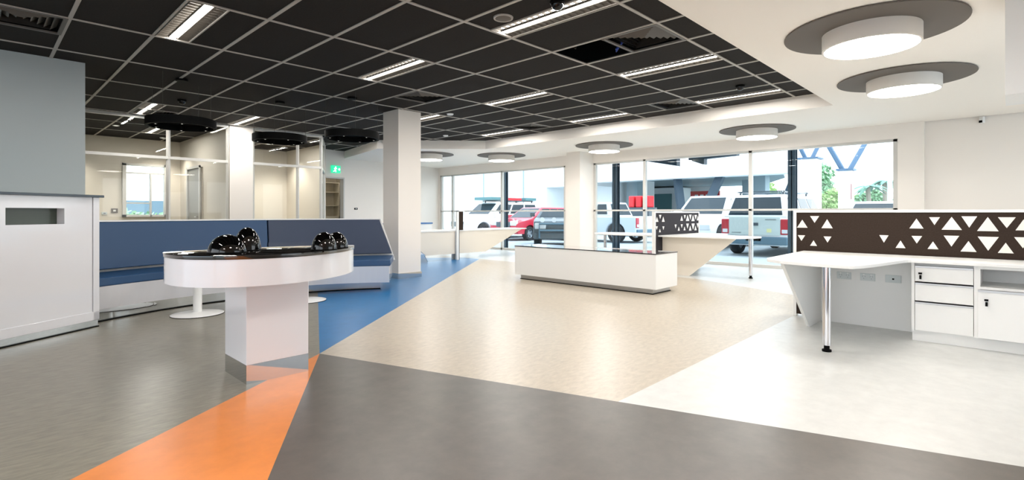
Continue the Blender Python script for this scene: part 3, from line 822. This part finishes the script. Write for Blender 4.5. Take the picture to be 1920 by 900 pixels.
MB().box(-0.03, 0.03, -0.05, 0.0, 0, 1.14).box(-0.03, 0.20, -0.05, -0.0, 1.12, 1.14).build('frame', M['white'], t)
MB().box(0.03, 0.17, -0.04, -0.01, DZ, 1.12).box(0.03, 0.055, -0.04, -0.005, 0.0, DZ).build('fabric_panel', M['fabric'], t)
t = thing('low_cabinet', 'low white cabinet with blue top by the far end wall', 'cabinet', (7.7, 11.2, 0), 0.3)
MB().box(-0.7, 0.8, -0.2, 0.2, 0.0, 0.80).build('body', M['white'], t)
MB().box(-0.72, 0.82, -0.22, 0.22, 0.80, 0.835).build('cabinet_top', M['blue_edge'], t)

# ------------------------------------------------------------------ exit sign, shelves, sockets at the far end
t = thing('exit_sign', 'green illuminated exit sign above the far store room door', 'sign', (B0.x+bd.x*0.76, B0.y+bd.y*0.76, 2.28), brz)
MB().box(-0.14, 0.14, -0.05, -0.002, -0.10, 0.10).build('sign_box', M['exit_green'], t, bevel=0.004)
b = MB()
b.cyl(0, 0, 0.018, 0, 0.004, 14, Matrix.Translation((-0.02, -0.051, 0.055)) @ Matrix.Rotation(PI/2, 4, 'X'))
def limb(a, c, w_=0.011):
    d = Vector((c[0]-a[0], c[1]-a[1])); n_ = Vector((-d.y, d.x)).normalized()*w_
    b.prism_y([(a[0]+n_.x, a[1]+n_.y), (c[0]+n_.x, c[1]+n_.y), (c[0]-n_.x, c[1]-n_.y), (a[0]-n_.x, a[1]-n_.y)], -0.0545, -0.051)
limb((-0.025, 0.035), (-0.04, -0.02), 0.014); limb((-0.04, -0.02), (-0.01, -0.045)); limb((-0.01, -0.045), (-0.02, -0.08)); limb((-0.04, -0.02), (-0.06, -0.055)); limb((-0.06, -0.055), (-0.10, -0.06))
limb((-0.025, 0.03), (0.02, 0.01)); limb((-0.03, 0.03), (-0.07, 0.005)); limb((0.06, 0.0), (0.11, 0.0)); limb((0.115, 0.0), (0.085, 0.03)); limb((0.115, 0.0), (0.085, -0.03))
b.build('pictogram', M['exit_white'], t)
t = thing('ceiling_light', 'added round ceiling light brightening the far store room', 'ceiling light', (6.9, 13.9, ZC))
MB().lathe([(0, -0.03), (0.18, -0.03), (0.2, 0)], 24).build('diffuser', M['lamp'], t, smooth=True)  # unseen lamp put in to light the store room
t = thing('shelf_unit', 'cream shelf unit inside the far store room', 'shelves', (7.0, 14.6, 0))
MB().box(-0.62, -0.60, 0, 0.35, 1.0, 2.0).box(0.6, 0.62, 0, 0.35, 1.0, 2.0).box(-0.62, 0.62, 0.33, 0.35, 1.0, 2.0).box(0.0, 0.02, 0.0, 0.35, 1.3, 1.7).build('side_panel', M['tan'], t)
for z in (1.3, 1.7, 1.98): MB().box(-0.6, 0.6, 0, 0.33, z, z+0.02).build('shelf', M['tan'], t)
MB().box(-0.6, 0.6, 0, 0.33, 0.0, 1.0).build('cupboard', M['tan'], t)
def plate(name, lab, x, y, z, w_=0.08, h_=0.08, m_='socket', rz=0):
    t = thing(name, lab, 'socket' if 'sock' in name else 'switch', (x, y, z), rz)
    MB().box(-w_/2, w_/2, -0.014, -0.001, -h_/2, h_/2).build('plate', M[m_], t, bevel=0.002)
    MB().box(-w_/5, w_/5, -0.018, -0.014, -h_/5, h_/5).build('rocker', M['white' if m_ != 'socket' else 'alu_dark'], t)
plate('wall_socket', 'small socket low on the cream back wall of the right glazed room', 4.75, 14.5, 1.10, 0.09, 0.12)
plate('light_switch', 'brown intercom plate on the cream back wall of the left glazed room', 2.16, 14.5, 1.14, 0.12, 0.10, 'taupe')
plate('wall_socket', 'pale socket plate beside the intercom in the left glazed room', 1.98, 14.5, 1.08, 0.1, 0.06)
bx = B0+bd*1.45; plate('light_switch', 'small dark switch on the white end wall right of the door', bx.x, bx.y, 1.21, 0.11, 0.05, 'black', brz)

# ------------------------------------------------------------------ outside
GZ = -0.12
struct(MB().box(11.0, 140, -60, 120, GZ-0.2, GZ).box(-60, 11.0, 15.6, 120, GZ-0.2, GZ).build('ground', M['asphalt']), 'pale grey car park paving', 'ground')
struct(MB().box(-60, 11.0, -60, -4.2, GZ-0.2, GZ).box(-60, -4.25, -4.2, 15.6, GZ-0.2, GZ).build('ground', M['asphalt']), 'paving behind the viewpoint', 'ground')
# steel posts by the glass
for k, (y, lab) in enumerate(((12.12, 'dark steel post outside the left street window'), (7.83, 'dark steel post outside beside the window pillar'), (3.41, 'dark steel post outside left of the right desk screen'))):
    t = thing('steel_post', lab, 'post', (12.2, y, GZ), group='dark steel posts outside')
    MB().box(-0.075, 0.075, -0.01, 0.01, 0, 3.7).box(-0.075, -0.06, -0.075, 0.075, 0, 3.7).box(0.06, 0.075, -0.075, 0.075, 0, 3.7).build('post_shaft', M['steel_blue'], t)
    MB().box(-0.13, 0.13, -0.13, 0.13, 0, 0.02).build('base_plate', M['steel_blue'], t)
# awning beams
t = thing('awning', 'dark awning with two tapered fins outside above the charcoal screen', 'awning', (12.3, 6.2, 2.6))
MB().box(11.0, 13.6, 4.9, 7.6, 2.60, 2.72).build('awning_roof', M['steel_blue'], t, local=False)
MB().prism_x([(7.4, 2.6), (7.4, 2.54), (6.53, 2.36), (6.53, 2.6)], 13.15, 13.35).build('fin', M['steel_blue'], t, local=False)
MB().prism_x([(6.2, 2.6), (6.2, 2.50), (5.83, 2.36), (5.78, 2.36), (5.78, 2.50), (4.95, 2.53), (4.95, 2.6)], 13.15, 13.35).build('fin', M['steel_blue'], t, local=False)
# car park deck building
t = thing('parking_deck', 'white raised parking deck across the car park', 'building', (30, 20, 0))
MB().box(26, 27, 7.4, 18.5, 2.95, 5.2).build('fascia', M['concrete'], t, local=False)
MB().prism([(27, 8.1), (36, 10.5), (44, 14.5), (44, 18.5), (27, 18.5)], 3.35, 3.7).box(34.2, 44, 18.5, 30, 3.35, 3.7).build('deck_slab', M['concrete_grey'], t, local=False)
MB().box(43, 44, 18.0, 30, GZ, 3.35).build('rear_wall', M['concrete'], t, local=False)
for x, y in ((30, 17.8), (33, 11.0), (37, 13.0)):
    MB().box(x-0.4, x+0.4, y-0.4, y+0.4, GZ, 3.35).build('column', M['concrete_grey'], t, local=False)
for (xa, ya, xb, yb) in ((26.6, 12.95, 26.8, 13.3), (26.6, 11.6, 26.8, 10.8), (31, 9.2, 31.4, 8.6)):
    MB().tube([(xa, ya, 1.3), (xb, yb, 3.2)], 0.26, 4).build('brace', M['steel_blue'], t, local=False)
t = thing('white_building', 'bright white building behind the parked red car', 'building', (26, 30, 0))
MB().box(26, 34, 18.6, 22.0, GZ+2.9, 9).box(26, 34, 22.0, 60, GZ, 9).box(28.5, 34, 18.6, 22.0, GZ, GZ+2.9).build('wall', M['concrete'], t, local=False)
MB().box(25.95, 26.0, 28, 28.08, GZ, 9).box(25.95, 26.0, 24, 24.08, GZ, 9).build('panel_joint', M['concrete_grey'], t, local=False)
MB().box(25.5, 26, 33, 35.5, 3.4, 4.3).build('air_conditioner', M['white'], t, local=False)
t = thing('shop_building', 'grey shop front with teal windows under the deck', 'building', (42, 22, 0))
MB().box(40, 42, 19.6, 30, GZ, 3.2).build('wall', M['concrete'], t, local=False)
for ya, yb in ((20.3, 22.6), (24, 26)):
    f = MB().box(39.9, 40, ya, yb, 0.8, 2.7).build('window', M['teal'], t, local=False)
MB().box(36.5, 38, 21.5, 24.5, GZ, 0.95).build('stack', M['bumper'], t, local=False)
# red goods
t = thing('tool_stand', 'red topped machinery stand behind the silver pickup', 'machine', (24, 13.9, GZ))
MB().box(-0.4, 0.4, -0.7, 0.7, 0, 1.5).build('stand', M['car_dark'], t)
for k in range(3): MB().box(-0.3, 0.3, -0.6+0.42*k, -0.28+0.42*k, 1.5, 2.1).build('red_block', M['red'], t, bevel=0.05)
t = thing('shop_sign', 'small red sign board between the deck braces', 'sign', (38, 16.6, 2.35))
MB().box(-0.1, 0.1, -1.1, 1.1, -0.4, 0.4).build('board', M['red'], t)
b = MB()
for k in range(4): b.box(-0.12, -0.1, -0.75+k*0.42, -0.5+k*0.42, -0.12, 0.14)
b.build('lettering', M['white'], t)
# V columns
def vcol(x, y, w_, top, lab, spread=1.1, stripe=False):
    t = thing('branching_column', lab, 'column', (x, y, GZ), ANG*0)
    MB().box(-w_/2, w_/2, -w_/2, w_/2, 0, top-GZ).build('shaft', M['concrete'], t, bevel=0.02)
    MB().box(-w_/2-0.06, w_/2+0.06, -w_/2-0.06, w_/2+0.06, top-GZ, top-GZ+0.07).build('cap', M['strut'], t)
    for s_ in (-1, 1):
        MB().tube([(0.1*s_, -0.1*s_, top-GZ+0.05), (spread*s_, -spread*s_, top-GZ+2.6)], 0.085, 6).build('strut', M['strut'], t)
    if stripe: MB().box(-w_/2-0.01, -w_/2, -0.22, -0.17, 1.7, 2.25).build('rust_strip', M['rust'], t)
vcol(21.9, 4.35, 0.42, 2.62, 'white column with steel struts branching upward, seen beside the trees', 1.15, True)
vcol(25.0, 6.35, 0.80, 3.4, 'wide white column with steel struts behind the white pickup', 1.0)
t = thing('flag_pole', 'thin pale pole standing among the palms at right', 'pole', (37, 5.17, GZ))
MB().cyl(0, 0, 0.12, 0, 3.7, 12).build('shaft', M['concrete'], t)

# ---- vehicles: local +x forward, origin at ground centre
def frustum(x0, x1, x2, x3, w1, w2, z1, z2):
    return [(x0,-w1,z1),(x1,-w1,z1),(x1,w1,z1),(x0,w1,z1),(x2,-w2,z2),(x3,-w2,z2),(x3,w2,z2),(x2,w2,z2)]
FF = [(0,3,2,1),(4,5,6,7),(0,1,5,4),(1,2,6,5),(2,3,7,6),(3,0,4,7)]
def face_quad(b, c, u0, u1, v0, v1, off=0.008):
    """c = four corners bl, br, tr, tl; quad inset and lifted off the face"""
    bl, br, tr_, tl_ = [Vector(p) for p in c]
    n = (br-bl).cross(tl_-bl).normalized()*off
    def pt(u, v): return (bl*(1-u)+br*u)*(1-v)+(tl_*(1-u)+tr_*u)*v
    q = [pt(u0, v0), pt(u1, v0), pt(u1, v1), pt(u0, v1)]
    b.add([p+n for p in q]+[p-n for p in q], [(0,1,2,3), (7,6,5,4), (0,4,5,1), (1,5,6,2), (2,6,7,3), (3,7,4,0)])
def wheel(t, x, y, r, w_=0.24):
    s_ = 1 if y > 0 else -1
    mx = Matrix.Translation((x, y, r)) @ Matrix.Rotation(PI/2, 4, 'X')
    b = MB().lathe([(r*0.62, -w_/2), (r*0.93, -w_/2), (r, -w_/2+0.04), (r, w_/2-0.04), (r*0.93, w_/2), (r*0.62, w_/2), (r*0.62, -w_/2)], 28, mx=mx)
    o = b.build('wheel', M['tyre'], t, smooth=True)
    b = MB()
    for k in range(5):
        a = k*2*PI/5
        m2 = mx @ Matrix.Rotation(a, 4, 'Z')
        b.box(0.03, r*0.6, -0.045, 0.045, -0.06-0.0, 0.06, m2)
    b.lathe([(r*0.64, -0.09), (r*0.56, -0.09), (r*0.56, 0.09), (r*0.64, 0.09)], 28, mx=mx)
    b.cyl(0, 0, 0.07, -0.08, 0.08, 14, mx)
    b.build('rim', M['rim'], o, smooth=True)
def car(name, label, cat, loc, rz, paint, Lc=4.6, W=1.8, kind='suv', belt=1.02, roof=1.72, r=0.36, cab=None, hood=1.0, rack=False):
    t = thing(name, label, cat, loc, rz)
    h = Lc/2; w2 = W/2
    fx, rx = h-0.85, -h+0.95
    def arch(cx):
        return [(cx+(r+0.07)*math.cos(PI*k/10), r+(r+0.07)*math.sin(PI*k/10)) for k in range(11)]
    prof = [(-h, 0.42)]
    prof += [(-h+0.12, 0.30), (rx-(r+0.07), 0.30)]+arch(rx)[::-1]+[(rx+(r+0.07), 0.30), (fx-(r+0.07), 0.30)]+arch(fx)[::-1]+[(fx+(r+0.07), 0.30), (h-0.1, 0.30), (h, 0.45), (h, 0.72)]
    prof += [(h-0.12, hood-0.12), (h-0.55, hood-0.04)]
    cab = cab or (-h+0.1, h-1.45, -h+0.3, h-2.1)
    prof += [(cab[1]+0.1, belt), (-h+0.02, belt), (-h, belt-0.1)]
    body = MB().prism_y(prof, -w2, w2).build('body', paint, t, bevel=0.05)
    fr = frustum(cab[0], cab[1], cab[2], cab[3], w2-0.05, w2-0.22, belt-0.01, roof)
    MB().add(fr, FF).build('cabin', paint, t, bevel=0.04)
    # windows
    gl = M['car_glass']
    c = [fr[2], fr[1], fr[5], fr[6]]     # front
    b = MB(); face_quad(b, [fr[1], fr[2], fr[6], fr[5]], 0.07, 0.93, 0.12, 0.9); b.build('windscreen', gl, t)
    b = MB(); face_quad(b, [fr[3], fr[0], fr[4], fr[7]], 0.08, 0.92, 0.10, 0.88); b.build('rear_window', gl, t)
    for side in (0, 1):
        cor = [fr[0], fr[1], fr[5], fr[4]] if side == 0 else [fr[2], fr[3], fr[7], fr[6]]
        cuts = [(0.06, 0.34), (0.37, 0.63), (0.66, 0.92)]
        for u0, u1 in cuts:
            b = MB(); face_quad(b, cor, u0, u1, 0.15, 0.86); b.build('side_window', gl, t)
    # lights, bumpers
    for s_ in (-1, 1):
        MB().box(-h-0.02, -h+0.12, s_*(w2-0.02), s_*(w2-0.24), 0.62, belt-0.06).build('tail_light', M['lamp_red'], t, bevel=0.02)
        MB().box(-h-0.025, -h, s_*(w2-0.06), s_*(w2-0.2), 0.66, 0.76).build('reverse_light', M['lamp_clear'], t)
        MB().box(h-0.10, h+0.02, s_*(w2-0.04), s_*(w2-0.42), 0.66, 0.86).build('headlight', M['lamp_clear'], t, bevel=0.03)
        MB().box(cab[1]-0.45, cab[1]-0.3, s_*(w2), s_*(w2+0.18), belt+0.03, belt+0.18).build('mirror', paint, t, bevel=0.02)
        MB().box(-0.35, -0.2, s_*(w2), s_*(w2+0.02), belt-0.14, belt-0.11).build('door_handle', M['car_dark'], t)
    MB().box(h-0.02, h+0.025, -0.42, 0.42, 0.60, 0.82).build('grille', M['car_dark'], t)
    MB().box(-h-0.06, -h+0.1, -w2+0.05, w2-0.05, 0.34, 0.56).build('rear_bumper', M['bumper'], t, bevel=0.03)
    MB().box(h-0.1, h+0.06, -w2+0.05, w2-0.05, 0.32, 0.55).build('front_bumper', M['bumper'] if kind != 'suv' else paint, t, bevel=0.03)
    for x in (fx, rx):
        for s_ in (-1, 1): wheel(t, x, s_*(w2-0.12), r)
    if rack:
        b = MB()
        for s_ in (-1, 1): b.box(cab[2]+0.1, cab[3]-0.1, s_*(w2-0.36), s_*(w2-0.32), roof+0.07, roof+0.10)
        for k in range(3):
            x = cab[2]+0.3+k*(cab[3]-cab[2]-0.6)/2
            b.box(x-0.03, x+0.03, -w2+0.3, w2-0.3, roof+0.08, roof+0.115)
            for s_ in (-1, 1): b.box(x-0.03, x+0.03, s_*(w2-0.36), s_*(w2-0.32), roof-0.02, roof+0.08)
        b.build('roof_rack', M['car_dark'], t)
    return t
# white pickup, rear to the room, heading +x
ut = car('pickup_truck', 'white pickup with canopy and roof rack parked rear towards the right window', 'car', (17.6, 5.17, GZ), 0, M['car_white'], 5.2, 1.84, 'ute', 1.10, 1.72, 0.39, cab=(-2.58, 1.1, -2.3, 0.5), rack=True)
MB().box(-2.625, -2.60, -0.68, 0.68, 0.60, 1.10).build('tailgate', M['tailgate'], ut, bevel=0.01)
b = MB().box(-2.632, -2.625, -0.58, -0.30, 1.02, 1.035).box(-2.632, -2.625, 0.34, 0.60, 0.66, 0.672)
b.build('badge', M['car_dark'], ut)
MB().box(-2.632, -2.625, -0.46, -0.34, 0.68, 0.78).build('sticker', M['yellow'], ut)
MB().box(-2.64, -2.62, -0.12, 0.12, 0.86, 0.94).build('gate_handle', M['car_dark'], ut)
MB().box(-2.66, -2.60, -0.20, 0.20, 0.44, 0.54).build('number_plate', M['lamp_clear'], ut)
car('suv', 'white off-road wagon parked nose towards the window behind the charcoal screen', 'car', (18.4, 7.75, GZ), PI, M['car_white'], 4.7, 1.86, 'suv', 1.10, 1.82, 0.39, cab=(-2.3, 1.15, -2.1, 0.3), hood=1.12)
car('pickup_truck', 'silver double cab pickup parked side-on beyond the window pillar', 'car', (18.9, 12.9, GZ), PI/2, M['car_silver'], 4.5, 1.8, 'ute', 1.08, 1.66, 0.38, cab=(-1.1, 1.35, -0.85, 0.6))
car('hatchback', 'red hatchback parked nose to the left window beside a dark vehicle', 'car', (18.1, 16.1, GZ), PI, M['car_red'], 4.0, 1.66, 'suv', 0.95, 1.48, 0.31, cab=(-1.9, 1.0, -1.6, 0.1), hood=0.92)
dkc = car('off_road_car', 'dark grey off-road car with round spotlights left of the window pillar', 'car', (15.17, 12.22, GZ), PI+0.695, M['car_dark'], 3.6, 1.80, 'suv', 1.05, 1.3, 0.38, cab=(-1.75, 0.5, -1.6, 0.1), hood=1.05)
for k in range(4):
    MB().cyl(0, 0, 0.085, 0, 0.07, 20, Matrix.Translation((1.80, -0.6+k*0.4, 0.98)) @ Matrix.Rotation(PI/2, 4, 'Y')).build('spotlight', M['lamp_clear'], dkc, smooth=True)
b = MB().tube([(1.88, -0.7, 0.35), (1.9, -0.7, 0.84), (1.9, 0.7, 0.84), (1.88, 0.7, 0.35)], 0.035).tube([(1.9, -0.7, 0.62), (1.9, 0.7, 0.62)], 0.03)
b.build('bull_bar', M['bumper'], dkc, smooth=True)
vn = car('van', 'white van with loaded roof rack parked behind the red hatchback', 'car', (17.9, 18.4, GZ), PI, M['car_white'], 5.0, 1.8, 'suv', 1.10, 1.72, 0.36, cab=(-2.45, 1.3, -2.3, 0.5), rack=True)
MB().box(-2.2, -1.4, -0.7, 0.7, 1.84, 1.98).build('rack_load', M['teal'], vn)
MB().box(-1.2, 0.0, -0.7, 0.6, 1.84, 1.96).build('rack_load', M['red'], vn)
MB().box(0.0, 0.9, -0.6, 0.6, 1.84, 1.98).build('rack_load', M['teal'], vn)
car('sedan', 'white car roof visible above the right desk screen by the palms', 'car', (18.3, 2.5, GZ), 0, M['car_white'], 4.6, 1.8, 'suv', 0.98, 1.52, 0.34, cab=(-2.2, 1.0, -1.6, 0.2))
car('sedan', 'silver car far behind under the parking deck', 'car', (33, 16, GZ), PI/2, M['car_silver'], 4.6, 1.8, 'suv', 0.98, 1.5, 0.34, cab=(-2.2, 1.0, -1.6, 0.2))

# ---- trees
def crown(b, cx, cy, cz, rx, ry, rz, n, s0):
    for _ in range(n):
        while True:
            p = Vector((random.uniform(-1, 1), random.uniform(-1, 1), random.uniform(-1, 1)))
            if 0.35 < p.length < 1: break
        q = Vector((cx+p.x*rx, cy+p.y*ry, cz+p.z*rz))
        a = Vector((random.gauss(0, 1), random.gauss(0, 1), random.gauss(0, 1))).normalized()
        u = a.orthogonal().normalized()*s0*random.uniform(0.6, 1.3); v_ = a.cross(u).normalized()*s0*0.5
        b.add([q-u, q-v_, q+u, q+v_], [(0,1,2,3)])
def tree(x, y, hgt, wid, mk, label, n=4200):
    t = thing('tree', label, 'tree', (x, y, GZ), group='trees beyond the car park')
    b = MB()
    for _ in range(7):
        a = random.uniform(0, 2*PI); r_ = random.uniform(0, wid*0.45)
        s_ = random.uniform(0.35, 0.6)
        crown(b, r_*math.cos(a), r_*math.sin(a), hgt*random.uniform(0.3, 0.78), wid*s_, wid*s_, hgt*0.25, n//7, 0.17)
    b.build('foliage', M[mk], t)
    MB().tube([(0, 0, 0), (0.1, 0.05, hgt*0.35), (0.0, 0.1, hgt*0.6)], 0.16).build('trunk', M['bark'], t)
TR_ = [(46, 3.9, 3.0, 1.7, 'leaf', 'tree at the right end of the far tree line'), (44, 6.9, 3.0, 1.5, 'leaf', 'bushy tree right of the branching column'),
       (48, 8.9, 3.0, 1.5, 'leaf2', 'lighter bush just right of the branching column'),
       (43, 10.3, 4.9, 1.7, 'leaf', 'taller tree left of the branching column'), (37.5, 8.4, 2.7, 0.9, 'leaf2', 'light green bush left of the branching column'),
       (50, 16.8, 5, 2.4, 'leaf2', 'light green tree seen under the deck'), (50, 22.2, 5, 2.4, 'leaf2', 'second light green tree seen under the deck'),
       (50, 27.6, 5, 2.4, 'leaf', 'darker tree seen under the deck')]
for x, y, h, w_, mk, lab in TR_: tree(x, y, h, w_, mk, lab)
def palm(x, y, h, label, FR=1.0):
    t = thing('palm_tree', label, 'palm', (x, y, GZ), group='palms beyond the car park')
    MB().tube([(0, 0, 0), (0.1, 0, h*0.5), (0.05, 0.1, h)], 0.13).build('trunk', M['bark'], t, smooth=True)
    b = MB()
    for k in range(14):
        a = k*2*PI/14+random.uniform(-.1, .1); e = random.uniform(0.2, 0.9)
        pts = []
        for i in range(7):
            u = i/6; r_ = FR*u
            pts.append(Vector((r_*math.cos(a), r_*math.sin(a), h+0.55*FR*e*u-0.8*FR*u*u*(1.1-e*0.5))))
        sd_ = Vector((-math.sin(a), math.cos(a), 0))
        for i in range(6):
            w0 = 0.16*math.sin(PI*(i/6)*0.9+0.25); w1 = 0.16*math.sin(PI*((i+1)/6)*0.9+0.25)
            if i == 5: w1 = 0.02
            for s_ in (-1, 1):
                b.add([pts[i], pts[i]+s_*sd_*w0-Vector((0, 0, w0*0.5)), pts[i+1]+s_*sd_*w1-Vector((0, 0, w1*0.5)), pts[i+1]], [(0,1,2,3)])
    b.build('fronds', M['palm'], t)
palm(39, 6.5, 2.9, 'short palm between the branching column and the pole')
palm(41, 5.95, 3.3, 'tall palm beside the thin pale pole')
# outside the back window
t = thing('hedge', 'low dark green hedge outside the small back window', 'hedge', (0, 21, GZ))
b = MB(); crown(b, 0, 0, 0.65, 7, 0.6, 0.75, 4000, 0.12); b.build('foliage', M['leaf'], t)
t = thing('boundary_fence', 'blue-grey fence outside the small back window', 'fence', (0, 27, GZ))
MB().box(-9, 9, -0.05, 0.05, 0.2, 1.75).build('panel', M['bumper'], t)
for k in range(7): MB().box(-9+3*k-0.05, -9+3*k+0.05, 0.05, 0.15, 0, 1.85).build('post', M['car_dark'], t)
